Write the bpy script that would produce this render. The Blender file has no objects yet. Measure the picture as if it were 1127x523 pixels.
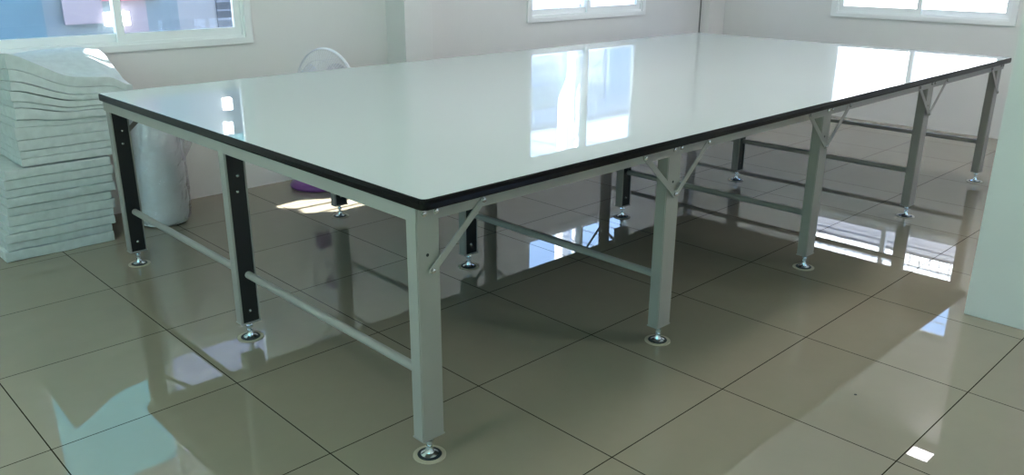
import bpy, bmesh, math, random
from mathutils import Vector, Matrix, noise
random.seed(7)
scene = bpy.context.scene
col = scene.collection
PI = math.pi

# ------------------------------------------------------------------ materials
def mat(name, color, rough=0.5, metal=0.0, spec=0.5, noise_amt=0.0, noise_scale=20.0, bump=0.0, bump_scale=80.0, coat=0.0, trans=0.0, bump_dist=0.01):
    m = bpy.data.materials.new(name); m.use_nodes = True
    nt = m.node_tree; b = nt.nodes['Principled BSDF']
    b.inputs['Base Color'].default_value = (*color, 1)
    b.inputs['Roughness'].default_value = rough
    b.inputs['Metallic'].default_value = metal
    b.inputs['Specular IOR Level'].default_value = spec
    b.inputs['Coat Weight'].default_value = coat
    b.inputs['Transmission Weight'].default_value = trans
    tc = nt.nodes.new('ShaderNodeTexCoord')
    if noise_amt:
        n = nt.nodes.new('ShaderNodeTexNoise'); n.inputs['Scale'].default_value = noise_scale; n.inputs['Detail'].default_value = 4
        nt.links.new(tc.outputs['Object'], n.inputs['Vector'])
        r = nt.nodes.new('ShaderNodeValToRGB')
        r.color_ramp.elements[0].position = 0.3; r.color_ramp.elements[1].position = 0.7
        r.color_ramp.elements[0].color = (*[c*(1-noise_amt) for c in color], 1)
        r.color_ramp.elements[1].color = (*[min(1, c*(1+noise_amt)) for c in color], 1)
        nt.links.new(n.outputs['Fac'], r.inputs['Fac']); nt.links.new(r.outputs['Color'], b.inputs['Base Color'])
    if bump:
        n = nt.nodes.new('ShaderNodeTexNoise'); n.inputs['Scale'].default_value = bump_scale; n.inputs['Detail'].default_value = 3
        nt.links.new(tc.outputs['Object'], n.inputs['Vector'])
        bp = nt.nodes.new('ShaderNodeBump'); bp.inputs['Strength'].default_value = bump; bp.inputs['Distance'].default_value = bump_dist
        nt.links.new(n.outputs['Fac'], bp.inputs['Height']); nt.links.new(bp.outputs['Normal'], b.inputs['Normal'])
    return m

def emis(name, color, s):
    m = bpy.data.materials.new(name); m.use_nodes = True
    nt = m.node_tree; b = nt.nodes['Principled BSDF']
    b.inputs['Base Color'].default_value = (*color, 1)
    b.inputs['Emission Color'].default_value = (*color, 1)
    b.inputs['Emission Strength'].default_value = s
    return m

def glass(name, tint, fres=1.0):
    m = bpy.data.materials.new(name); m.use_nodes = True
    nt = m.node_tree; nt.nodes.remove(nt.nodes['Principled BSDF'])
    out = nt.nodes['Material Output']
    t = nt.nodes.new('ShaderNodeBsdfTransparent'); t.inputs['Color'].default_value = (*tint, 1)
    g = nt.nodes.new('ShaderNodeBsdfGlossy'); g.inputs['Roughness'].default_value = 0.02
    lw = nt.nodes.new('ShaderNodeLayerWeight'); lw.inputs['Blend'].default_value = .5
    pw = nt.nodes.new('ShaderNodeMath'); pw.operation = 'POWER'; pw.inputs[1].default_value = 5; nt.links.new(lw.outputs['Facing'], pw.inputs[0])
    f = nt.nodes.new('ShaderNodeMath'); f.operation = 'MULTIPLY_ADD'; f.inputs[1].default_value = .95; f.inputs[2].default_value = .04; nt.links.new(pw.outputs[0], f.inputs[0])
    mx = nt.nodes.new('ShaderNodeMixShader')
    nt.links.new(f.outputs[0], mx.inputs['Fac']); nt.links.new(t.outputs[0], mx.inputs[1]); nt.links.new(g.outputs[0], mx.inputs[2])
    nt.links.new(mx.outputs[0], out.inputs['Surface'])
    return m

TILE, TX, TY = 0.604, 0.441, -0.319
def floor_mat():
    m = bpy.data.materials.new('polished_tile'); m.use_nodes = True
    nt = m.node_tree; b = nt.nodes['Principled BSDF']; L = nt.links.new
    tc = nt.nodes.new('ShaderNodeTexCoord'); sp = nt.nodes.new('ShaderNodeSeparateXYZ'); L(tc.outputs['Object'], sp.inputs[0])
    def M(op, a, bb=None, c=None):
        n = nt.nodes.new('ShaderNodeMath'); n.operation = op
        for i, v in enumerate((a, bb, c)):
            if v is None: continue
            if isinstance(v, (int, float)): n.inputs[i].default_value = v
            else: L(v, n.inputs[i])
        return n.outputs[0]
    d = []; ids = []
    for s, o in ((sp.outputs['X'], TX), (sp.outputs['Y'], TY)):
        q = M('DIVIDE', M('SUBTRACT', s, o), TILE)
        fr = M('FRACT', M('ADD', q, 100.0))
        d.append(M('MINIMUM', fr, M('SUBTRACT', 1.0, fr)))
        ids.append(M('FLOOR', M('ADD', q, 100.0)))
    dist = M('MULTIPLY', M('MINIMUM', d[0], d[1]), TILE)
    line = M('LESS_THAN', dist, 0.0020)
    cx = nt.nodes.new('ShaderNodeCombineXYZ'); L(ids[0], cx.inputs[0]); L(ids[1], cx.inputs[1])
    wn = nt.nodes.new('ShaderNodeTexWhiteNoise'); L(cx.outputs[0], wn.inputs['Vector'])
    n = nt.nodes.new('ShaderNodeTexNoise'); n.inputs['Scale'].default_value = 9; n.inputs['Detail'].default_value = 6; n.inputs['Roughness'].default_value = .65
    L(tc.outputs['Object'], n.inputs['Vector'])
    v = M('ADD', M('MULTIPLY', M('SUBTRACT', wn.outputs['Value'], .5), .05), M('MULTIPLY', M('SUBTRACT', n.outputs['Fac'], .5), .10))
    v = M('ADD', v, 1.0)
    base = nt.nodes.new('ShaderNodeVectorMath'); base.operation = 'SCALE'; base.inputs[0].default_value = FLOOR_COL
    L(v, base.inputs['Scale'])
    # sparse dirt specks
    vo = nt.nodes.new('ShaderNodeTexVoronoi'); vo.inputs['Scale'].default_value = 3.2; L(tc.outputs['Object'], vo.inputs['Vector'])
    speck = M('LESS_THAN', vo.outputs['Distance'], 0.016)
    mx0 = nt.nodes.new('ShaderNodeMix'); mx0.data_type = 'RGBA'; L(speck, mx0.inputs['Factor']); L(base.outputs[0], mx0.inputs['A']); mx0.inputs['B'].default_value = (.03, .028, .02, 1)
    mx = nt.nodes.new('ShaderNodeMix'); mx.data_type = 'RGBA'; L(line, mx.inputs['Factor']); L(mx0.outputs['Result'], mx.inputs['A']); mx.inputs['B'].default_value = (.022, .018, .010, 1)
    L(mx.outputs['Result'], b.inputs['Base Color'])
    rr = M('MULTIPLY_ADD', line, .5, .004); L(rr, b.inputs['Roughness']); L(M('MULTIPLY_ADD', line, -.5, .5), b.inputs['Specular IOR Level'])
    b.inputs['IOR'].default_value = 1.68
    return m
FLOOR_COL = (.285, .248, .185)

WALL = mat('wall_paint', (.75, .728, .725), .65, noise_amt=.015, noise_scale=3, bump=.05, bump_scale=60)
CEIL = mat('ceiling_paint', (.80, .80, .79), .8)
FLOOR = floor_mat()
WHITEF = mat('white_window_aluminium', (.88, .89, .90), .3)
CASING = mat('white_window_casing', (.86, .86, .87), .45)
GLASS = glass('clear_glass', (.90, .93, .94))
GLASSG = glass('green_tinted_glass', (.62, .83, .74))
LAMI = mat('white_laminate', (.54, .59, .595), .006, spec=.5, bump=.02, bump_scale=14, bump_dist=.002)
BLACKE = mat('black_edge_plastic', (.003, .003, .004), .16, spec=.2)
STEEL = mat('light_grey_powder_coat', (.325, .302, .28), .34, metal=.0, noise_amt=.03, noise_scale=6)
BLACKI = mat('black_channel_fill', (.006, .008, .008), .3)
CHROME = mat('chrome', (.75, .80, .84), .12, metal=1)
ZINC = mat('zinc_bolt', (.6, .6, .58), .25, metal=1)
RUBBER = mat('dark_rubber', (.012, .02, .025), .5)
PAD = mat('beige_pad', (.46, .40, .30), .6)
FOAM = mat('white_foam', (.60, .635, .64), .85, noise_amt=.07, noise_scale=28, bump=.35, bump_scale=220, bump_dist=.004)
ROLL = mat('white_roll', (.90, .89, .92), .35, noise_amt=.02, noise_scale=8, bump=.15, bump_scale=9, bump_dist=.02)
PURPLE = mat('purple_plastic', (.20, .05, .27), .3)
FANW = mat('white_fan_wire', (.92, .90, .95), .25)
FANC = glass('clear_fan_blade', (.93, .93, .96))
FANG = mat('grey_fan_plastic', (.5, .5, .55), .4)

def film_mat():
    m = bpy.data.materials.new('crinkled_clear_film'); m.use_nodes = True
    nt = m.node_tree; nt.nodes.remove(nt.nodes['Principled BSDF']); out = nt.nodes['Material Output']; L = nt.links.new
    t = nt.nodes.new('ShaderNodeBsdfTransparent'); t.inputs['Color'].default_value = (.93, .93, .95, 1)
    d = nt.nodes.new('ShaderNodeBsdfDiffuse'); d.inputs['Color'].default_value = (.92, .92, .95, 1)
    g = nt.nodes.new('ShaderNodeBsdfGlossy'); g.inputs['Roughness'].default_value = .12
    tc = nt.nodes.new('ShaderNodeTexCoord'); v = nt.nodes.new('ShaderNodeTexVoronoi'); v.inputs['Scale'].default_value = 9
    n = nt.nodes.new('ShaderNodeTexNoise'); n.inputs['Scale'].default_value = 9; n.inputs['Detail'].default_value = 5
    ad = nt.nodes.new('ShaderNodeMixRGB'); ad.inputs[0].default_value = .35
    L(tc.outputs['Object'], ad.inputs[1]); L(n.outputs['Color'], ad.inputs[2]); L(tc.outputs['Object'], n.inputs['Vector']); L(ad.outputs[0], v.inputs['Vector'])
    bp = nt.nodes.new('ShaderNodeBump'); bp.inputs['Strength'].default_value = 1.0; bp.inputs['Distance'].default_value = .02
    L(v.outputs['Distance'], bp.inputs['Height']); L(bp.outputs['Normal'], g.inputs['Normal'])
    lw = nt.nodes.new('ShaderNodeLayerWeight'); L(bp.outputs['Normal'], lw.inputs['Normal'])
    pw = nt.nodes.new('ShaderNodeMath'); pw.operation = 'POWER'; pw.inputs[1].default_value = 3; L(lw.outputs['Facing'], pw.inputs[0])
    f = nt.nodes.new('ShaderNodeMath'); f.operation = 'MULTIPLY_ADD'; f.inputs[1].default_value = .7; f.inputs[2].default_value = .10; L(pw.outputs[0], f.inputs[0])
    a = nt.nodes.new('ShaderNodeMixShader'); a.inputs[0].default_value = .22; L(t.outputs[0], a.inputs[1]); L(d.outputs[0], a.inputs[2])
    c = nt.nodes.new('ShaderNodeMixShader'); L(f.outputs[0], c.inputs[0]); L(a.outputs[0], c.inputs[1]); L(g.outputs[0], c.inputs[2])
    L(c.outputs[0], out.inputs['Surface'])
    return m
FILM = film_mat()

# ------------------------------------------------------------------ helpers
def link(name, bm, m, parent=None, smooth=False, loc=None):
    me = bpy.data.meshes.new(name); bmesh.ops.recalc_face_normals(bm, faces=bm.faces[:]); bm.to_mesh(me); bm.free()
    ms = m if isinstance(m, (list, tuple)) else [m]
    for x in ms: me.materials.append(x)
    if smooth:
        for p in me.polygons: p.use_smooth = True
        me.set_sharp_from_angle(angle=math.radians(38))
    o = bpy.data.objects.new(name, me); col.objects.link(o)
    if parent: o.parent = parent
    if loc: o.location = loc
    return o

def tag(o, label=None, cat=None, group=None, kind=None):
    if label: o['label'] = label
    if cat: o['category'] = cat
    if group: o['group'] = group
    if kind: o['kind'] = kind
    return o

def empty(name, loc=(0, 0, 0), parent=None):
    o = bpy.data.objects.new(name, None); o.empty_display_size = .05; col.objects.link(o); o.location = loc
    if parent: o.parent = parent
    return o

def box(bm, x0, x1, y0, y1, z0, z1, bev=0.0):
    r = bmesh.ops.create_cube(bm, size=1)
    for v in r['verts']:
        v.co = Vector(((x0+x1)/2 + v.co.x*(x1-x0), (y0+y1)/2 + v.co.y*(y1-y0), (z0+z1)/2 + v.co.z*(z1-z0)))
    if bev:
        es = list({e for v in r['verts'] for e in v.link_edges})
        bmesh.ops.bevel(bm, geom=es, offset=bev, segments=2, affect='EDGES', profile=.7)
    return bm

def NB(): return bmesh.new()

def lathe(bm, prof, seg=32, c=(0, 0, 0), M=None):
    rings = []
    for r, z in prof:
        ring = []
        for k in range(seg):
            a = 2*PI*k/seg
            p = Vector((r*math.cos(a), r*math.sin(a), z))
            if M: p = M @ p
            ring.append(bm.verts.new(p + Vector(c)))
        rings.append(ring)
    for a, b in zip(rings, rings[1:]):
        for k in range(seg):
            bm.faces.new((a[k], a[(k+1) % seg], b[(k+1) % seg], b[k]))
    if prof[0][0] > 1e-6: bm.faces.new(rings[0][::-1])
    if prof[-1][0] > 1e-6: bm.faces.new(rings[-1])
    bmesh.ops.remove_doubles(bm, verts=bm.verts[:], dist=1e-6)
    return bm

def tube(bm, pts, r, seg=10, closed=False):
    pts = [Vector(p) for p in pts]; rings = []; n = len(pts); prev = None
    for i, p in enumerate(pts):
        if closed: t = (pts[(i+1) % n] - pts[i-1]).normalized()
        else: t = (pts[min(i+1, n-1)] - pts[max(i-1, 0)]).normalized()
        if prev is None:
            u = t.cross(Vector((0, 0, 1)));
            if u.length < 1e-3: u = t.cross(Vector((1, 0, 0)))
            u.normalize()
        else:
            u = (prev - t*prev.dot(t)).normalized()
        prev = u; w = t.cross(u)
        rings.append([bm.verts.new(p + r*(math.cos(2*PI*k/seg)*u + math.sin(2*PI*k/seg)*w)) for k in range(seg)])
    m = n if closed else n-1
    for i in range(m):
        a, b = rings[i], rings[(i+1) % n]
        for k in range(seg): bm.faces.new((a[k], a[(k+1) % seg], b[(k+1) % seg], b[k]))
    if not closed:
        bm.faces.new(rings[0][::-1]); bm.faces.new(rings[-1])
    return bm

def prism(bm, outline, z0, z1):
    a = [bm.verts.new((x, y, z0)) for x, y in outline]; b = [bm.verts.new((x, y, z1)) for x, y in outline]
    n = len(a)
    bm.faces.new(a[::-1]); bm.faces.new(b)
    for k in range(n): bm.faces.new((a[k], a[(k+1) % n], b[(k+1) % n], b[k]))
    return bm

def ring(bm, outer, inner, f, d0, d1):
    V = [[bm.verts.new(f(*p, d)) for p in loop] for loop in (outer, inner) for d in (d0, d1)]   # o0 o1 i0 i1
    for k in range(4):
        j = (k+1) % 4
        for A, B in ((V[0], V[1]), (V[1], V[3]), (V[3], V[2]), (V[2], V[0])):
            bm.faces.new((A[k], A[j], B[j], B[k]))
    return bm

def wall_mesh(axis, p0, p1, a0, a1, z0, z1, holes, m, name):
    """axis 'y': wall lies in x-z, thickness p0..p1 along y.  'x': wall in y-z."""
    bm = NB()
    us = sorted({a0, a1, *[h[0] for h in holes], *[h[1] for h in holes]})
    zs = sorted({z0, z1, *[h[2] for h in holes], *[h[3] for h in holes]})
    def solid(i, j):
        if i < 0 or j < 0 or i >= len(us)-1 or j >= len(zs)-1: return False
        cu, cz = (us[i]+us[i+1])/2, (zs[j]+zs[j+1])/2
        return not any(h[0] < cu < h[1] and h[2] < cz < h[3] for h in holes)
    def V(u, p, z): return bm.verts.new((u, p, z) if axis == 'y' else (p, u, z))
    def Q(*c): bm.faces.new([V(*k) for k in c])
    for i in range(len(us)-1):
        for j in range(len(zs)-1):
            if not solid(i, j): continue
            u0, u1, w0, w1 = us[i], us[i+1], zs[j], zs[j+1]
            Q((u0, p0, w0), (u1, p0, w0), (u1, p0, w1), (u0, p0, w1)); Q((u0, p1, w0), (u0, p1, w1), (u1, p1, w1), (u1, p1, w0))
            if not solid(i-1, j): Q((u0, p0, w0), (u0, p0, w1), (u0, p1, w1), (u0, p1, w0))
            if not solid(i+1, j): Q((u1, p0, w0), (u1, p1, w0), (u1, p1, w1), (u1, p0, w1))
            if not solid(i, j-1): Q((u0, p0, w0), (u0, p1, w0), (u1, p1, w0), (u1, p0, w0))
            if not solid(i, j+1): Q((u0, p0, w1), (u1, p0, w1), (u1, p1, w1), (u0, p1, w1))
    bmesh.ops.remove_doubles(bm, verts=bm.verts[:], dist=1e-5)
    o = link(name, bm, m); o['kind'] = 'structure'
    return o

# ------------------------------------------------------------------ room shell
YB, XF, XW, YS, ZC, TH = 3.25, 6.39, -3.8, -4.4, 3.0, .08
SILL, HEAD = .915, 1.99
W1 = (-.33, 1.222); W2 = (3.627, 5.178); W3 = (.457, 2.007)
C_ = .045                                     # casing width
f = link('floor', box(NB(), XW-.1, XF+.1, YS-.1, YB+.1, -.12, 0), FLOOR); tag(f, kind='structure')
c = link('ceiling', box(NB(), XW-.1, XF+.1, YS-.1, YB+.1, ZC, ZC+.12), CEIL); tag(c, kind='structure')
def hole(w): return (w[0]+C_, w[1]-C_, SILL+.035, HEAD-C_)
wall_mesh('y', YB, YB+TH, XW-TH, XF+TH, 0, ZC, [hole(W1), hole(W2)], WALL, 'wall_back')
wall_mesh('x', XF, XF+TH, YS, YB, 0, ZC, [hole(W3)], WALL, 'wall_right')
WW = [(-3.9, -1.6), (-1.1, 1.6)]
wall_mesh('x', XW-TH, XW, YS, YB, 0, ZC, [(a+C_, b-C_,   .85, 2.65) for a, b in WW], WALL, 'wall_left')
SW = [(3.6, 5.3)]
wall_mesh('y', YS-TH, YS, XW-TH, XF+TH, 0, ZC, [(a+C_, b-C_, .85, 2.2) for a, b in SW], WALL, 'wall_front')

def make_window(name, plane, pos, sgn, a0, a1, z0, z1, gl, zcas=.035):
    """pos = inner wall face; sgn=+1 when outside lies on the + side."""
    root = empty(name, (0, 0, 0)); root['kind'] = 'structure'
    def B(bm, u0, u1, d0, d1, w0, w1, bev=0):
        p0, p1 = sorted((pos+sgn*d0, pos+sgn*d1))
        if plane == 'y': box(bm, u0, u1, p0, p1, w0, w1, bev)
        else: box(bm, p0, p1, u0, u1, w0, w1, bev)
    ch = C_
    def F(u, w, d): return (u, pos+sgn*d, w) if plane == 'y' else (pos+sgn*d, u, w)
    def RG(u0, u1, w0, w1, l, r, bt, tp, d0, d1):
        return ring(NB(), [(u0, w0), (u1, w0), (u1, w1), (u0, w1)], [(u0+l, w0+bt), (u1-r, w0+bt), (u1-r, w1-tp), (u0+l, w1-tp)], F, d0, d1)
    link('casing', RG(a0, a1, z0, z1, ch, ch, zcas, ch, -.018, 0), CASING, root)
    i0, i1, j0, j1 = a0+ch, a1-ch, z0+zcas, z1-ch
    t = .016
    link('frame', RG(i0, i1, j0, j1, t, t, t, t, -.004, .078), WHITEF, root)
    bm = NB(); B(bm, i0+t, i1-t, .033, .036, j0+t, j0+t+.012); link('track', bm, WHITEF, root)
    mid = (i0+i1)/2
    for k, (u0, u1, d) in enumerate(((i0+t, mid+.022, .048), (mid-.022, i1-t, .020))):
        s = .042; w0, w1 = j0+t, j1-t
        bm = RG(u0, u1, w0, w1, s, s, .045, s, d-.012, d+.012)
        sash = link('sash', bm, WHITEF, root)
        bm = NB(); B(bm, u0+s-.004, u1-s+.004, d-.002, d+.002, w0+.041, w1-s+.004)
        link('pane', bm, gl, sash)
        bm = NB(); uh = (u0+.02) if k == 1 else (u1-.02)
        B(bm, uh-.008, uh+.008, d-.024, d-.012, 1.42, 1.54, .003)
        link('latch', bm, FANG, sash)
    return root
make_window('window_1', 'y', YB, 1, *W1, SILL, HEAD, GLASS)
make_window('window_2', 'y', YB, 1, *W2, SILL, HEAD, GLASS)
make_window('window_3', 'x', XF, 1, *W3, SILL, HEAD, GLASS)
for i, (a, b) in enumerate(WW): make_window('window_%d' % (4+i), 'x', XW, -1, a, b, .815, 2.695, GLASSG)
for i, (a, b) in enumerate(SW): make_window('window_%d' % (6+i), 'y', YS, -1, a, b, .815, 2.245, GLASS)

# wall piers (plastered concrete columns that belong to the room)
def pier(name, x0, x1, y0, y1):
    return tag(link(name, box(NB(), x0, x1, y0, y1, 0, ZC, .004), WALL), kind='structure')
pier('trim_1', 2.24, 2.475, 3.035, YB)
pier('trim_2', 6.11, XF, 3.145, YB)
PILLAR = pier('trim_3', 2.355, 2.60, -.905, -.67)
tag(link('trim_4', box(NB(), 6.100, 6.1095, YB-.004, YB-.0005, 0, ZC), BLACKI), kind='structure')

# ------------------------------------------------------------------ ceiling light
def panel(x, y, s, label):
    r = empty('ceiling_light', (x, y, ZC)); tag(r, label, 'ceiling light')
    h = s/2; bm = NB(); ring(bm, [(-h-.012, -h-.012), (h+.012, -h-.012), (h+.012, h+.012), (-h-.012, h+.012)], [(-h, -h), (h, -h), (h, h), (-h, h)], lambda a, b, d: (a, b, d), -.018, 0)
    link('frame', bm, WHITEF, r)
    link('diffuser', box(NB(), -h, h, -h, h, -.014, -.004), emis('led_diffuser', (1, .965, .985), 17), r)
    return r
for px_, py_, lb in ((2.0, .5, 'square fill light panel added over the near half of the cutting table'), (4.6, .5, 'square fill light panel added over the far half of the cutting table'),
                     (-2.2, .2, 'square fill light panel added over the open floor by the green windows'), (2.9, -2.5, 'square fill light panel added over the open floor opposite the windows')):
    panel(px_, py_, .6, lb)  # out-of-view panels added to brighten the table and floor from above
panel(6.153, .492, .185, 'small square white ceiling light by the far right window, mirrored in the floor tiles')

# ------------------------------------------------------------------ the cutting table
TW, TL, TZ = 2.40, 4.80, .8275
FX = [.051, 1.195, 2.376, 3.599, 4.752]
RY = [.0715, 1.20, TW-.0715]
tbl = empty('cutting_table', (TL/2, TW/2, 0))
tag(tbl, 'long white glossy cutting table with black edge and grey steel legs', 'table')
def P(o): o.parent = tbl; o.matrix_parent_inverse = Matrix.Translation((-TL/2, -TW/2, 0)); return o
def rrect(x0, x1, y0, y1, r, n=6):
    pts = []
    for cx, cy, a0 in ((x1-r, y1-r, 0), (x0+r, y1-r, 90), (x0+r, y0+r, 180), (x1-r, y0+r, 270)):
        for k in range(n+1):
            a = math.radians(a0+90*k/n); pts.append((cx+r*math.cos(a), cy+r*math.sin(a)))
    return pts
EB = .0035
bm = prism(NB(), rrect(EB, TL-EB, EB, TW-EB, .018), TZ-.026, TZ)
top = P(link('tabletop', bm, LAMI))
ub = P(link('underside_board', prism(NB(), rrect(.006, TL-.006, .006, TW-.006, .018), TZ-.0308, TZ-.0262), mat('dark_plywood', (.085, .06, .04), .6, noise_amt=.15, noise_scale=5)))
ub['label'] = 'dark brown plywood underside'
# black edge band all round, a rounded T-moulding
bm = NB()
prof = [(.001, TZ-.031), (-EB+.0012, TZ-.031), (-EB, TZ-.026), (-EB-.0006, TZ-.014), (-EB, TZ-.0035), (-EB+.0014, TZ-.0006), (.0002, TZ+.0002), (.001, TZ-.001)]
base = rrect(EB, TL-EB, EB, TW-EB, .018)
rings = []
n = len(base)
for i, (x, y) in enumerate(base):
    px, py = base[i-1]; qx, qy = base[(i+1) % n]
    t = Vector((qx-px, qy-py, 0)).normalized(); nrm = Vector((t.y, -t.x, 0))
    rings.append([bm.verts.new((x - nrm.x*o, y - nrm.y*o, z)) for o, z in prof])
for i in range(n):
    a, b = rings[i], rings[(i+1) % n]
    for k in range(len(prof)): bm.faces.new((a[k], a[(k+1) % len(prof)], b[(k+1) % len(prof)], b[k]))
eb = link('edge_band', bm, BLACKE, smooth=False); eb.parent = top; eb['label'] = 'glossy black plastic edge band'

AZ0, AZ1 = .754, TZ-.031
AY = .038
def add(name, bm, m, parent=None, smooth=False):
    o = link(name, bm, m, None, smooth)
    if parent is None: P(o)
    else: o.parent = parent
    return o
# long aprons (angle section) front and back, a beam in the middle
def angle(name, axis, a, b, p, sg):
    # L section: upright flange at p, lip running sg-wards under the top
    pr = [(p, AZ0), (p+sg*.004, AZ0), (p+sg*.004, AZ1-.004), (p+sg*.03, AZ1-.004), (p+sg*.03, AZ1), (p, AZ1)]
    bm = NB()
    mk = (lambda t, q, z: (t, q, z)) if axis == 'x' else (lambda t, q, z: (q, t, z))
    A = [bm.verts.new(mk(a, q, z)) for q, z in pr]; B = [bm.verts.new(mk(b, q, z)) for q, z in pr]
    bm.faces.new(A); bm.faces.new(B[::-1])
    for k in range(6): bm.faces.new((A[k], B[k], B[(k+1) % 6], A[(k+1) % 6]))
    return add(name, bm, STEEL)
angle('apron', 'x', .012, TL-.012, AY, 1); angle('apron', 'x', .012, TL-.012, TW-AY, -1)
angle('apron', 'x', .012, TL-.012, 1.2-.033, 1)
for i, x in enumerate(FX):
    xx = .0065 if i == 0 else (TL-.0065 if i == 4 else x-.041)
    for ya, yb in (((AY+.0045, TW-AY-.0045),) if i in (0, 4) else ((AY+.008, RY[1]-.034), (RY[1]+.026, TW-AY-.008))):
        angle('cross_beam', 'y', ya, yb, xx, -1 if i == 4 else 1)

# leg: lipped steel channel, closed web on side s (-1: web towards the viewer)
LZ0 = .073
def channel(s):
    w, d, t, lp = .040, .024, .003, .007
    o = [(-w, -d), (w, -d), (w, d), (w-lp, d), (w-lp, d-t), (w-t, d-t), (w-t, -d+t), (-w+t, -d+t), (-w+t, d-t), (-w+lp, d-t), (-w+lp, d), (-w, d)]
    if s > 0: o = [(x, -y) for x, y in o][::-1]
    bm = prism(NB(), o, LZ0, AZ1)
    es = [e for e in bm.edges if abs(e.verts[0].co.z-e.verts[1].co.z) > .1 and abs(abs(e.verts[0].co.x)-w) < 1e-4 and abs(abs(e.verts[0].co.y)-d) < 1e-4]
    bmesh.ops.bevel(bm, geom=es, offset=.003, segments=2, affect='EDGES')
    return bm
bmF = channel(-1)
legF = add('leg', bmF, STEEL); legB_mesh = None
legs = []
def cap_mesh():
    bm = box(NB(), -.0415, .0415, -.0255, .0255, LZ0-.004, LZ0, .001); return bm
def foot_meshes():
    a = lathe(NB(), [(.0005, .004), (.027, .004), (.027, .0065), (.0235, .0085), (.0150, .0125), (.0115, .020), (.0095, .030), (.0095, .034), (.0062, .0345), (.0062, .044), (.0125, .0442), (.0125, .053), (.0062, .0532), (.0062, LZ0), (.0005, LZ0)], 28)
    r = lathe(NB(), [(.0005, .0028), (.036, .0028), (.037, .004), (.036, .0055), (.028, .0062), (.0005, .0062)], 32)
    p = lathe(NB(), [(.0005, 0), (.0505, 0), (.0505, .0024), (.050, .0028), (.0005, .0028)], 40)
    return a, r, p
def bolts(parent, pts, s=-1, r=.0075, first_=None):
    for p in pts:
        b_ = NB(); dot_bolt(b_, *p, s, r); q = link('bolt', b_, ZINC, None, True)
        if parent is None: P(q)
        else: q.parent = parent
def dot_bolt(bm, x, y, z, s=-1, r=.0075):
    M = Matrix.Rotation(PI/2*(1 if s < 0 else -1), 3, 'X')
    lathe(bm, [(r*1.35, 0), (r*1.35, .0012), (r, .0016), (r, .005), (r*.6, .0062), (.0004, .0064)], 14, (x, y, z), M)
first = {}
for ri, ry in enumerate(RY):
    s = -1 if ri == 0 else 1
    for fi, fx in enumerate(FX):
        if s == -1 and fi == 0: lg = legF
        elif s == 1 and 'b' not in first:
            lg = add('leg', channel(1), STEEL); first['b'] = lg
        else:
            src = legF if s == -1 else first['b']
            lg = src.copy(); col.objects.link(lg)
        lg.parent = tbl; lg.matrix_parent_inverse = Matrix.Translation((-TL/2, -TW/2, 0)); lg.location = (fx, ry, 0)
        def sub(key, name, build, m, sm=False):
            if key not in first:
                o = link(name, build(), m, None, sm); first[key] = o
            else:
                o = first[key].copy(); col.objects.link(o)
            o.parent = lg; return o
        sub('cap', 'end_cap', cap_mesh, STEEL)
        if s == 1:
            sub('ins', 'channel_fill', lambda: box(NB(), -.0368, .0368, -.0185, .0205, LZ0+.001, AZ0-.002), BLACKI)  # near-black block filling the open side of the channel
            for bx_, bz_ in ((0, .60), (.006, .66), (0, .12)):
                sub(('lb', bz_), 'bolt', lambda: (lambda b: (dot_bolt(b, bx_, -.0187, bz_, -1, .004), b)[1])(NB()), ZINC, True)
        ft = foot_meshes() if 'foot' not in first else (None, None, None)
        if 'foot' in first:
            sub('foot', '', None, None); sub('ring', '', None, None); sub('pad', '', None, None)
        else:
            for key, nm, b_, m_ in (('foot', 'levelling_foot', ft[0], CHROME), ('ring', 'rubber_ring', ft[1], RUBBER), ('pad', 'floor_pad', ft[2], PAD)):
                o = link(nm, b_, m_, None, key == 'foot'); o.parent = lg; first[key] = o
            first['foot']['label'] = 'chrome levelling foot'; first['pad']['label'] = 'round beige floor pad'

# braces: flat bars in a V at each leg, along the long direction
def brace_mesh(sx, yo, s):
    bm = NB()
    a = Vector((0, 0, .607)); b = Vector((sx*.190, 0, .774)); d = (b-a).normalized(); nn = Vector((-d.z, 0, d.x)); h = .0105
    a2, b2 = a-d*.012, b+d*.012
    pts = [a2-nn*h*.6, a-nn*h-d*.004, b-nn*h+d*.004, b2-nn*h*.6, b2+nn*h*.6, b+nn*h+d*.004, a+nn*h-d*.004, a2+nn*h*.6]
    y0, y1 = yo, yo+.0035
    A = [bm.verts.new((p.x, y0, p.z)) for p in pts]; B = [bm.verts.new((p.x, y1, p.z)) for p in pts]
    bm.faces.new(A); bm.faces.new(B[::-1])
    for k in range(8): bm.faces.new((A[k], A[(k+1) % 8], B[(k+1) % 8], B[k]))
    return bm
for ri, ry in enumerate(RY):
    s = -1 if ri < 2 else 1
    if ri == 1: continue
    yo = {0: -.0375, 2: .034}[ri]
    for fi, fx in enumerate(FX):
        for sx in (-1, 1):
            if (fi == 0 and sx < 0) or (fi == 4 and sx > 0): continue
            k = ('br', s, sx)
            if k not in first:
                o = link('brace', brace_mesh(sx, yo, s), STEEL); first[k] = o
                yb = yo if s < 0 else yo+.0035; first[k+('b',)] = []
                for bx_, bz_ in ((0, .607), (sx*.190, .774)):
                    bm = NB(); dot_bolt(bm, bx_, yb, bz_, s, .0066)
                    first[k+('b',)].append(link('bolt', bm, ZINC, o, True))
            else:
                o = first[k].copy(); col.objects.link(o)
                for b0 in first[k+('b',)]:
                    q = b0.copy(); col.objects.link(q); q.parent = o
            o.parent = tbl; o.matrix_parent_inverse = Matrix.Translation((-TL/2, -TW/2, 0)); o.location = (fx + sx*.004, ry, 0)
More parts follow.
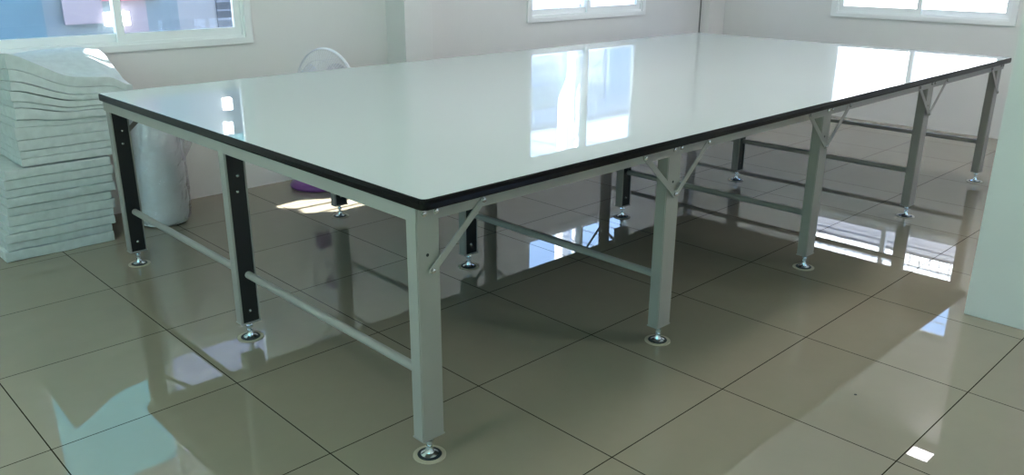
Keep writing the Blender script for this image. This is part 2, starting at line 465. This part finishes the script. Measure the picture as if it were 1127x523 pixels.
# pairs of bolts on the front apron above each leg, and pressed holes
for fi, fx in enumerate(FX):
    bolts(None, [(fx-.020, AY, .776), (fx+.022, AY, .776)], -1, .0068)
    bm = NB(); M = Matrix.Rotation(PI/2, 3, 'X'); lathe(bm, [(.0048, 0), (.0048, .0008), (.0003, .0008)], 14, (fx+(-.004), RY[0]-.024, .652), M); add('bolt_hole', bm, BLACKI)
# little hooks under the end edge
for y in (1.08, 1.02, 1.62, 1.55, .12+2.2):
    add('clip', box(NB(), .0075, .0105, y-.002, y+.002, AZ1-.020, AZ1), BLACKI)
# cross rails: round tubes at 27 cm
for fi, fx in enumerate(FX):
    for y0, y1 in ((RY[0]+.024, RY[1]-.024), (RY[1]+.024, RY[2]-.024)):
        bm = tube(NB(), [(fx+.006, y0, .270), (fx+.006, y1, .270)], .0145, 20)
        add('cross_rail', bm, STEEL, None, True)

# ------------------------------------------------------------------ stack of foam sheets
def sm(a, b, x):
    t = max(0, min(1, (x-a)/(b-a))); return t*t*(3-2*t)
def zf(u, v, s):
    """height of the interface at stack fraction s"""
    z = s*.965
    k = sm(.56, 1.12, s)*1.06
    z += k*(-.125*sm(0, .55, u)*(1-sm(.1, 1, v)) + .035*(1-u)**2*(1-v) - .02*v*(1-u) - .05*sm(.8, 1, u)*(1-.6*v))
    z += .004*math.sin(7*u+4*s)*k + .003*noise.noise(Vector((u*3, v*2, s*4)))
    return z
cuts = [0]
lower = [.052, .040, .046, .038, .050, .042, .046, .040, .048, .044]
upper = [.046, .038, .052, .060, .034, .052, .028, .046, .040, .052, .068]
for t in lower: cuts.append(cuts[-1]+t)
for t in upper: cuts.append(cuts[-1]+t)
tot = cuts[-1]; cuts = [q/tot for q in cuts]
NS = len(cuts)-1
ordn = ['topmost', 'second', 'third', 'fourth', 'fifth', 'sixth', 'seventh', 'eighth', 'ninth', 'tenth', 'eleventh', 'twelfth', 'thirteenth', 'fourteenth', 'fifteenth', 'sixteenth', 'seventeenth', 'eighteenth', 'nineteenth', 'twentieth', 'lowest']
for i in range(NS):
    s0, s1 = cuts[i], cuts[i+1]; sc = (s0+s1)/2
    up = sc > .47
    rnd = random.Random(100+i)
    if not up:
        xl = -.41 + rnd.uniform(-.008, .008) + .15*sc; xr = .095 + .09*sc + rnd.uniform(-.016, .014); yf = 2.775 + rnd.uniform(-.006, .006)
    else:
        k = (sc-.47)/.53
        xl = -.272 + .02*k + rnd.uniform(-.006, .006); xr = .205 + .095*sm(.45, .75, k) + rnd.uniform(-.006, .006); yf = 2.775 + rnd.uniform(-.008, .008)
    yb = 3.205 + rnd.uniform(-.01, .01)
    nx, ny = 26, 12
    gap = [.0012, .0024, .0009, .0030, .0018][i*3 % 5]*(1 if not up else .45) + (.008 if abs(i-10) < .5 else 0)
    def pt(u, v, top):
        e = .004*noise.noise(Vector((u*8+i*3, v*8, i)))
        x = xl + (xr-xl)*u + e; y = yf + (yb-yf)*v + e
        # the whole upper half slumps to the front right
        z = zf(u, v, s1)-.0009 if top else zf(u, v, s0)+gap
        return Vector((x, y, z))
    bm = NB(); T = {}; Bt = {}
    for a in range(nx+1):
        for b in range(ny+1):
            u, v = a/nx, b/ny
            T[a, b] = bm.verts.new(pt(u, v, True)); Bt[a, b] = bm.verts.new(pt(u, v, False))
    for a in range(nx):
        for b in range(ny):
            bm.faces.new((T[a, b], T[a+1, b], T[a+1, b+1], T[a, b+1])); bm.faces.new((Bt[a, b], Bt[a, b+1], Bt[a+1, b+1], Bt[a+1, b]))
    loop = [(a, 0) for a in range(nx)] + [(nx, b) for b in range(ny)] + [(a, ny) for a in range(nx, 0, -1)] + [(0, b) for b in range(ny, 0, -1)]
    cen = Vector(((xl+xr)/2, (yf+yb)/2, 0)); mids = []
    for (a, b) in loop:
        t_, b_ = T[a, b].co, Bt[a, b].co; th = (t_.z-b_.z)
        nv = Vector((-1 if a == 0 else (1 if a == nx else 0), -1 if b == 0 else (1 if b == ny else 0), 0)).normalized()
        j = .004*noise.noise(Vector((a*.9, b*.9, i*5)))
        mids.append([bm.verts.new(b_.lerp(t_, q) + nv*(th*.07*w+j)) for q, w in ((.04, .7), (.5, 1), (.96, .7))])
    m = len(loop)
    for k in range(m):
        p, q = loop[k], loop[(k+1) % m]; r0 = [Bt[p]]+mids[k]+[T[p]]; r1 = [Bt[q]]+mids[(k+1) % m]+[T[q]]
        for e in range(4): bm.faces.new((r0[e], r1[e], r1[e+1], r0[e+1]))
    o = link('foam_sheet', bm, FOAM, smooth=True)
    w = ordn[NS-1-i]
    if i == 0: lab = 'white foam sheet lying on the floor, lowest of the tall stack'
    elif i == NS-1: lab = 'white foam sheet with its whole face showing, topmost of the tall stack'
    else: lab = 'white foam sheet in the tall stack by the window, %s from the top' % w
    tag(o, lab, 'foam sheet', 'foam sheets stacked under the left window')

# ------------------------------------------------------------------ wrapped roll behind the table corner
rb = empty('wrapped_roll', (.418, 2.915, 0)); tag(rb, 'upright white roll wrapped in crinkled clear plastic, standing beside the foam stack', 'wrapped roll')
bm = lathe(NB(), [(.0005, 0), (.11, .001), (.130, .012), (.140, .05), (.1405, .2), (.139, .36), (.134, .5), (.125, .62), (.112, .68), (.08, .715), (.0005, .72)], 64)
bmesh.ops.subdivide_edges(bm, edges=[e for e in bm.edges if e.calc_length() > .05], cuts=3, use_grid_fill=True)
for v in bm.verts:
    if v.co.z > .003 and v.co.xy.length > .02:
        k = .010*noise.noise(v.co*11)+.004*noise.noise(v.co*30); d = Vector((v.co.x, v.co.y, 0)).normalized(); v.co += d*k
link('roll', bm, ROLL, rb, True)
bm = lathe(NB(), [(.12, .004), (.142, .03), (.1475, .12), (.149, .25), (.150, .40), (.152, .5), (.150, .58), (.140, .66), (.105, .715), (.05, .735), (.02, .745)], 72)
bm.faces.ensure_lookup_table()
bmesh.ops.delete(bm, geom=[f_ for f_ in bm.faces if len(f_.verts) > 4], context='FACES_ONLY')
bmesh.ops.subdivide_edges(bm, edges=[e for e in bm.edges if e.calc_length() > .03], cuts=3, use_grid_fill=True)
for v in bm.verts:
    d = Vector((v.co.x, v.co.y, 0)).normalized()
    k = (.004+.010*sm(.1, .6, v.co.z))*noise.noise(v.co*17) + .006*abs(noise.noise(v.co*40)); v.co += d*k
link('plastic_film', bm, FILM, rb, True)
# loose film hanging off the upper right
bm = NB(); g = {}
for a in range(17):
    for b in range(21):
        u, v = a/16, b/20
        ang = -.95 + 1.5*u
        R = .152 + .065*math.sin(PI*u)*math.sin(PI*min(1, v*1.05)) + .010*noise.noise(Vector((u*6, v*6, 3)))
        g[a, b] = bm.verts.new((R*math.cos(ang), R*math.sin(ang), .36+.32*v + .01*noise.noise(Vector((u*4, v*4, 9)))))
for a in range(16):
    for b in range(20): bm.faces.new((g[a, b], g[a+1, b], g[a+1, b+1], g[a, b+1]))
link('loose_film', bm, FILM, rb, True)

# ------------------------------------------------------------------ pedestal fan with a purple base
fan = empty('electric_fan', (1.475, 3.0, 0)); tag(fan, 'small pedestal fan with wire cage and purple base, behind the table', 'fan')
link('base', lathe(NB(), [(.0005, 0), (.178, 0), (.186, .006), (.188, .016), (.178, .032), (.140, .046), (.080, .056), (.045, .075), (.030, .11), (.0005, .11)], 56), PURPLE, fan, True)['label'] = 'purple domed base'
link('pole', tube(NB(), [(0, 0, .10), (0, 0, .36)], .013, 16), FANG, fan, True)
link('pole', tube(NB(), [(0, 0, .34), (0, 0, .58)], .009, 16), CHROME, fan, True)
link('control_box', box(NB(), -.045, .045, -.035, .035, .33, .43, .012), PURPLE, fan)
nrm = Vector((-.963, -.264, .05)).normalized()
hc = Vector((.04, -.09, .645))               # cage centre, local
up = Vector((0, 0, 1)); sx_ = nrm.cross(up).normalized(); uy = sx_.cross(nrm).normalized()
FM = Matrix((sx_, uy, nrm)).transposed()
head = link('motor_housing', lathe(NB(), [(.0005, -.15), (.035, -.148), (.055, -.12), (.058, -.05), (.045, -.04), (.0005, -.04)], 28, hc, FM), PURPLE, fan, True)
link('neck', tube(NB(), [(0, 0, .57), tuple(hc - nrm*.09 + Vector((0, 0, -.05)))], .018, 12), PURPLE, fan, True)
RC = .238
def cage_pt(r, a, z): return hc + FM @ Vector((r*math.cos(a), r*math.sin(a), z))
bm = NB()
for r, z, t in ((RC, 0, .0062), (RC-.002, .012, .003)): tube(bm, [cage_pt(r, 2*PI*k/64, z) for k in range(64)], t, 8, True)
link('cage_rim', bm, FANW, fan, True)
def cage(front):
    bm = NB(); s = 1 if front else -1; depth = .072 if front else .085
    for k in range(80):
        a = 2*PI*k/80; pts = []
        for q in range(9):
            t = q/8; r = .045+(RC-.045)*t; z = s*depth*(1-t**2.6)
            pts.append(cage_pt(r, a+(.25 if front else -.1)*(1-t), z))
        tube(bm, pts, .0016, 4)
    for rr in (.10, .17): tube(bm, [cage_pt(rr, 2*PI*k/48, s*depth*(1-((rr-.045)/(RC-.045))**2.6)) for k in range(48)], .0016, 5, True)
    return bm
cf = link('front_cage', cage(True), FANW, fan, True)
link('hub_badge', lathe(NB(), [(.0005, .070), (.046, .070), (.048, .074), (.040, .080), (.0005, .082)], 28, hc, FM), PURPLE, cf, True)
link('rear_cage', cage(False), FANW, fan, True)
for k in range(3):
    bm = NB(); g = {}
    for a in range(9):
        for b in range(13):
            u = a/8; v = b/12
            r = .03+.185*v; wd = .9*(1-.35*v)*(.35+.65*math.sin(PI*min(1, v*.9+.1))**.5)
            ang = 2*PI*k/3 + (u-.5)*wd*1.5 + .5*v
            z = -.018*(u-.5)*2 - .004
            for sgn in (0, 1): g[a, b, sgn] = bm.verts.new(cage_pt(r, ang, z + .0014*sgn))
    for a in range(8):
        for b in range(12):
            for sgn in (0, 1): bm.faces.new((g[a, b, sgn], g[a+1, b, sgn], g[a+1, b+1, sgn], g[a, b+1, sgn]))
    link('blade', bm, FANC, fan, True)
link('blade_hub', lathe(NB(), [(.0005, -.03), (.032, -.03), (.034, .02), (.022, .03), (.0005, .032)], 24, hc, FM), FANG, fan, True)

# ------------------------------------------------------------------ outside
GROUND = mat('sunlit_concrete_yard', (.62, .60, .56), .9, noise_amt=.08, noise_scale=.6)
g = link('ground', box(NB(), -60, 70, -50, 80, -.5, -.13), GROUND); tag(g, kind='structure')
def stripes(name, c1, c2, axis, period, duty=.5, rough=.6):
    m = bpy.data.materials.new(name); m.use_nodes = True; nt = m.node_tree; L = nt.links.new
    b = nt.nodes['Principled BSDF']; b.inputs['Roughness'].default_value = rough
    tc = nt.nodes.new('ShaderNodeTexCoord'); sp = nt.nodes.new('ShaderNodeSeparateXYZ'); L(tc.outputs['Object'], sp.inputs[0])
    d = nt.nodes.new('ShaderNodeMath'); d.operation = 'DIVIDE'; L(sp.outputs['XYZ'.index(axis)], d.inputs[0]); d.inputs[1].default_value = period
    fr = nt.nodes.new('ShaderNodeMath'); fr.operation = 'FRACT'; ad = nt.nodes.new('ShaderNodeMath'); ad.inputs[1].default_value = 500; L(d.outputs[0], ad.inputs[0]); L(ad.outputs[0], fr.inputs[0])
    lt = nt.nodes.new('ShaderNodeMath'); lt.operation = 'LESS_THAN'; L(fr.outputs[0], lt.inputs[0]); lt.inputs[1].default_value = duty
    mx = nt.nodes.new('ShaderNodeMix'); mx.data_type = 'RGBA'; L(lt.outputs[0], mx.inputs['Factor']); mx.inputs['A'].default_value = (*c1, 1); mx.inputs['B'].default_value = (*c2, 1)
    L(mx.outputs['Result'], b.inputs['Base Color'])
    return m
TURQ = mat('turquoise_render', (.14, .36, .33), .8, noise_amt=.04, noise_scale=.8)
BLUEW = mat('blue_paint', (.055, .12, .15), .7, noise_amt=.12, noise_scale=1.5)
GBLUE = mat('grey_blue_paint', (.105, .14, .155), .7, noise_amt=.06, noise_scale=2)
LILAC = mat('lilac_cloth', (.20, .175, .19), .8, noise_amt=.05, noise_scale=3, bump=.3, bump_scale=3)
PINK = mat('red_band_paint', (.42, .10, .12), .6)
LSTR = stripes('lilac_siding', (.30, .29, .34), (.2, .19, .24), 'Z', .17, .12)
DARK = stripes('dark_masonry', (.03, .04, .05), (.12, .14, .17), 'Z', .10, .2)
WPL = mat('white_plaster', (.75, .75, .74), .8)
PSID = stripes('pale_blue_siding', (.30, .36, .46), (.22, .28, .38), 'Z', .35, .5)
CORR = stripes('corrugated_sheet', (.36, .42, .52), (.20, .25, .34), 'X', .11, .5)
GSID = stripes('grey_siding', (.13, .135, .16), (.10, .105, .13), 'Z', .22, .15)
BLOCKM = mat('sun_blocker_grey', (.16, .17, .17), .8)
# blue building to the north, seen through the left window
nb = empty('neighbouring_building', (1.2, 10, -.13)); tag(nb, 'blue neighbouring building with lilac cloth and red band outside left window', 'building')
def out(name, par, m, *b):
    bm = box(NB(), *b); o = link(name, bm, m); o.parent = par; o.matrix_parent_inverse = Matrix.Translation(-Vector(par.location)); return o
out('wall', nb, TURQ, -3.5, 5.2, 8.0, 11, -.13, 7.4)
out('lower_wall', nb, BLUEW, -3.5, 1.36, 7.94, 8.0, -.13, 2.6)
out('lower_wall', nb, GBLUE, 1.36, 2.36, 7.95, 8.0, -.13, 2.6)
out('hanging_cloth', nb, LILAC, 1.53, 1.92, 7.88, 7.90, .73, 2.3)
out('panel', nb, LILAC, 2.05, 2.39, 7.92, 7.95, -.13, 2.6)
out('panel', nb, GBLUE, 2.39, 2.74, 7.92, 7.95, -.13, 2.6)
out('panel', nb, mat('pale_grey_blue', (.17, .18, .185), .7), 2.74, 3.19, 7.92, 7.95, -.13, 2.6)
out('masonry', nb, DARK, 3.19, 5.2, 7.90, 8.0, -.13, 2.3)
out('red_band', nb, PINK, 1.92, 2.52, 7.86, 7.90, .955, 1.02)
out('red_band', nb, PINK, 2.1, 5.2, 7.90, 8.0, 3.02, 3.26)
out('siding', nb, LSTR, 2.15, 5.2, 7.92, 8.0, 3.26, 7.2)
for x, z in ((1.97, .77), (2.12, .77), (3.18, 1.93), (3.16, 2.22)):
    out('glow_spot', nb, emis('sun_spot_glow', (1, 1, 1), 9), x-.05, x+.05, 7.84, 7.90, z-.07, z+.07)  # glowing boxes stand in for bright sun spots on the facade
# low shed north-east, seen mirrored in the tabletop
sh = empty('corrugated_shed', (11, 11, -.13)); tag(sh, 'low pale blue corrugated shed behind the middle window', 'shed')
out('wall', sh, PSID, 7.4, 16, 9.0, 12, 1.95, 2.50)
out('fascia', sh, mat('grey_green_band', (.26, .31, .33), .7), 7.4, 16, 8.99, 12, 2.50, 2.92)
out('lower_wall', sh, WPL, 7.4, 16, 8.98, 12, -.13, 1.95)
out('fascia', sh, CORR, 7.4, 16, 8.95, 9.0, 2.92, 3.26)
out('roof', sh, mat('zinc_roof', (.5, .52, .55), .4), 7.2, 16.2, 8.8, 12.2, 3.26, 3.32)
out('door', sh, mat('shed_door_blue', (.20, .27, .38), .6), 11.55, 13.4, 8.93, 9.0, 1.95, 2.92)
pl = empty('utility_pole', (9.75, 8.4, -.13)); tag(pl, 'white utility pole standing outside the middle window', 'utility pole')
out('pole', pl, WPL, 9.70, 9.92, 8.3, 8.5, -.13, 6.5)
out('pole', pl, WPL, 10.13, 10.22, 8.35, 8.45, -.13, 6.5)
bm = tube(NB(), [(9.93 if k % 2 else 10.12, 8.4, .2+k*.2) for k in range(30)], .012, 5)
o = link('lattice', bm, ZINC); o.parent = pl; o.matrix_parent_inverse = Matrix.Translation(-Vector(pl.location))
for zz, lb in ((5.2, 'lowest'), (5.6, 'middle'), (6.1, 'highest')):
    bm = tube(NB(), [(x, 7.2, zz - .25*math.sin(PI*((x+12)/44))) for x in range(-12, 33, 2)], .012, 5)
    tag(link('power_line', bm, RUBBER), 'dark power line strung past the middle window, %s of the three' % lb, 'power line', 'power lines north of the room')
# east building
eb_ = empty('warehouse', (13, 2, -.13)); tag(eb_, 'grey warehouse with white vent blocks along its top outside the right window', 'building')
out('lower_wall', eb_, WPL, 12, 16, -8, 7.5, -.13, 2.75)
out('siding', eb_, GSID, 12, 16, -8, 7.5, 2.75, 3.42)
BLK = stripes('white_vent_blocks', (.75, .75, .74), (.15, .15, .18), 'Y', .15, .12)
for r in range(2): out('vent_block_row', eb_, BLK, 11.97, 12.05, -7.5, 7.0, 3.07+r*.18, 3.235+r*.18)
out('parapet', eb_, GSID, 12.05, 16, -8, 7.5, 3.42, 3.46)
for zz, lb in ((3.75, 'lowest'), (3.98, 'middle'), (4.25, 'highest')):
    bm = tube(NB(), [(11.2, y, zz) for y in range(-12, 13, 2)], .008, 5)
    tag(link('power_line', bm, RUBBER), 'thin power line above the warehouse outside the right window, %s of the three' % lb, 'power line', 'power lines east of the room')

# unseen sun blockers, added over the two north windows (the first has slots the sun falls through)
SD = Vector((.855, -.519, -1.10))            # direction of travel of sunlight
ZA = 2.15
def back(x, y):                              # floor point -> blocker point
    t = ZA/1.10; return (x-SD.x*t, y-SD.y*t)
bx0, by0 = back(.90, 2.40); bx1, by1 = back(1.50, 2.80)
aw = empty('window_awning', (.4, 3.8, ZA)); tag(aw, 'slotted sun blocker added outside above the left window', 'awning')  # unseen cover added; its slots cut the sun patch on the floor
Y0, Y1, X0, X1 = YB+TH, 3.95, -3.2, 2.2
m1 = [(.911, 2.600), (1.449, 2.482), (1.256, 2.700), (1.00, 2.757)]
def poly(name, pts, par, m):
    bm = prism(NB(), pts, ZA, ZA+.012)
    bmesh.ops.recalc_face_normals(bm, faces=bm.faces[:])
    o = link(name, bm, m); o.parent = par; o.matrix_parent_inverse = Matrix.Translation(-Vector(par.location)); return o
poly('slab', [(X0, Y0), (bx0, Y0), (bx0, Y1), (X0, Y1)], aw, BLOCKM)
poly('slab', [(bx1, Y0), (X1, Y0), (X1, Y1), (bx1, Y1)], aw, BLOCKM)
def bk(L_): return [back(*p) for p in L_]
# bright shapes on the floor, as open slots: pieces fill what is left between them
up_ = [(.90, 2.64), (.975, 2.762), (1.18, 2.782), (1.36, 2.68), (1.50, 2.60)]       # upper limit
lo_ = [(.90, 2.54), (.925, 2.520), (1.05, 2.432), (1.25, 2.412), (1.45, 2.412), (1.50, 2.43)]  # lower limit
u2 = bk(up_); l2 = bk(lo_)
poly('slab', u2 + [(bx1, Y1), (bx0, Y1)], aw, BLOCKM)
poly('slab', [(bx0, Y0), (bx1, Y0)] + l2[::-1], aw, BLOCKM)
poly('slat', bk([(.90, 2.632), (.93, 2.625), (1.32, 2.600), (1.50, 2.585), (1.50, 2.605), (1.32, 2.622), (.93, 2.647), (.90, 2.66)]), aw, BLOCKM)
poly('slat', bk([(1.02, 2.470), (1.46, 2.462), (1.50, 2.46), (1.50, 2.478), (1.46, 2.480), (1.02, 2.486)]), aw, BLOCKM)
aw2 = empty('window_awning', (4.4, 3.8, ZA)); tag(aw2, 'solid sun blocker added outside above the middle window', 'awning')  # unseen cover added to keep direct sun out of this window
o = link('slab', box(NB(), 1.7, 6.6, YB+TH, 3.95, ZA+.02, ZA+.09), BLOCKM); o.parent = aw2; o.matrix_parent_inverse = Matrix.Translation(-Vector(aw2.location))

# ------------------------------------------------------------------ light
sun = bpy.data.lights.new('sun', 'SUN'); sun.energy = 42; sun.angle = math.radians(.53); sun.color = (1, .96, .90)
so = bpy.data.objects.new('sun', sun); col.objects.link(so); so.rotation_euler = SD.to_track_quat('-Z', 'Y').to_euler(); so.location = (-10, 10, 12)
w = bpy.data.worlds.new('sky'); scene.world = w; w.use_nodes = True; nt = w.node_tree; L = nt.links.new
bg = nt.nodes['Background']; tc = nt.nodes.new('ShaderNodeTexCoord'); sp = nt.nodes.new('ShaderNodeSeparateXYZ'); L(tc.outputs['Generated'], sp.inputs[0])
rp = nt.nodes.new('ShaderNodeValToRGB'); L(sp.outputs['Z'], rp.inputs['Fac'])
rp.color_ramp.elements[0].position = 0; rp.color_ramp.elements[0].color = (.80, .88, 1.0, 1)
rp.color_ramp.elements[1].position = .9; rp.color_ramp.elements[1].color = (.20, .40, .85, 1)
e = rp.color_ramp.elements.new(.25); e.color = (.42, .62, 1.0, 1)
L(rp.outputs[0], bg.inputs['Color']); bg.inputs['Strength'].default_value = 5.0
def portal(x, y, z, rx, rz, sx, sy):
    l = bpy.data.lights.new('daylight_portal', 'AREA'); l.shape = 'RECTANGLE'; l.size = sx; l.size_y = sy; l.cycles.is_portal = True
    o = bpy.data.objects.new('daylight_portal', l); col.objects.link(o); o.location = (x, y, z); o.rotation_euler = (rx, 0, rz); return o
for a, b in (W1, W2): portal((a+b)/2, YB+TH+.01, 1.45, -PI/2, 0, b-a, 1.1)
portal(XF+TH+.01, sum(W3)/2, 1.45, -PI/2, -PI/2, 1.55, 1.1)
for a, b in WW: portal(XW-TH-.01, (a+b)/2, 1.75, -PI/2, PI/2, b-a, 1.9)
for a, b in SW: portal((a+b)/2, YS-TH-.01, 1.53, -PI/2, PI, b-a, 1.45)

# ------------------------------------------------------------------ camera
cam = bpy.data.cameras.new('camera'); co = bpy.data.objects.new('camera', cam); col.objects.link(co)
r0 = Vector((0.7185018348036191, -0.6955079088051191, 0.004884892359414169))
r1 = Vector((0.2213596539060434, 0.23532478410064353, 0.9463731555842981))
r2 = Vector((0.6593595506295709, 0.6788895306141609, -0.32303867913309503))
Mx = Matrix((r0, r1, -r2)).transposed()
co.matrix_world = Matrix.Translation((-1.28011666, -1.65606446, 1.43607092)) @ Mx.to_4x4()
cam.sensor_fit = 'HORIZONTAL'; cam.sensor_width = 36; cam.lens = 912.465*36/1127
cam.shift_x = -(564.438-563.5)/1127; cam.shift_y = (261.953-261.5)/1127
cam.clip_start = .02; cam.clip_end = 300
scene.camera = co
vs = scene.view_settings; vs.view_transform = 'Standard'; vs.look = 'None'; vs.gamma = 1; vs.use_curve_mapping = False; vs.exposure = 0.28
cy = scene.cycles
cy.max_bounces = 10; cy.diffuse_bounces = 6; cy.glossy_bounces = 6; cy.transparent_max_bounces = 16; cy.caustics_reflective = False; cy.caustics_refractive = False
cy.sample_clamp_indirect = 8; cy.use_denoising = True; cy.use_adaptive_sampling = False; cy.denoising_prefilter = 'ACCURATE'; cy.blur_glossy = 0.0
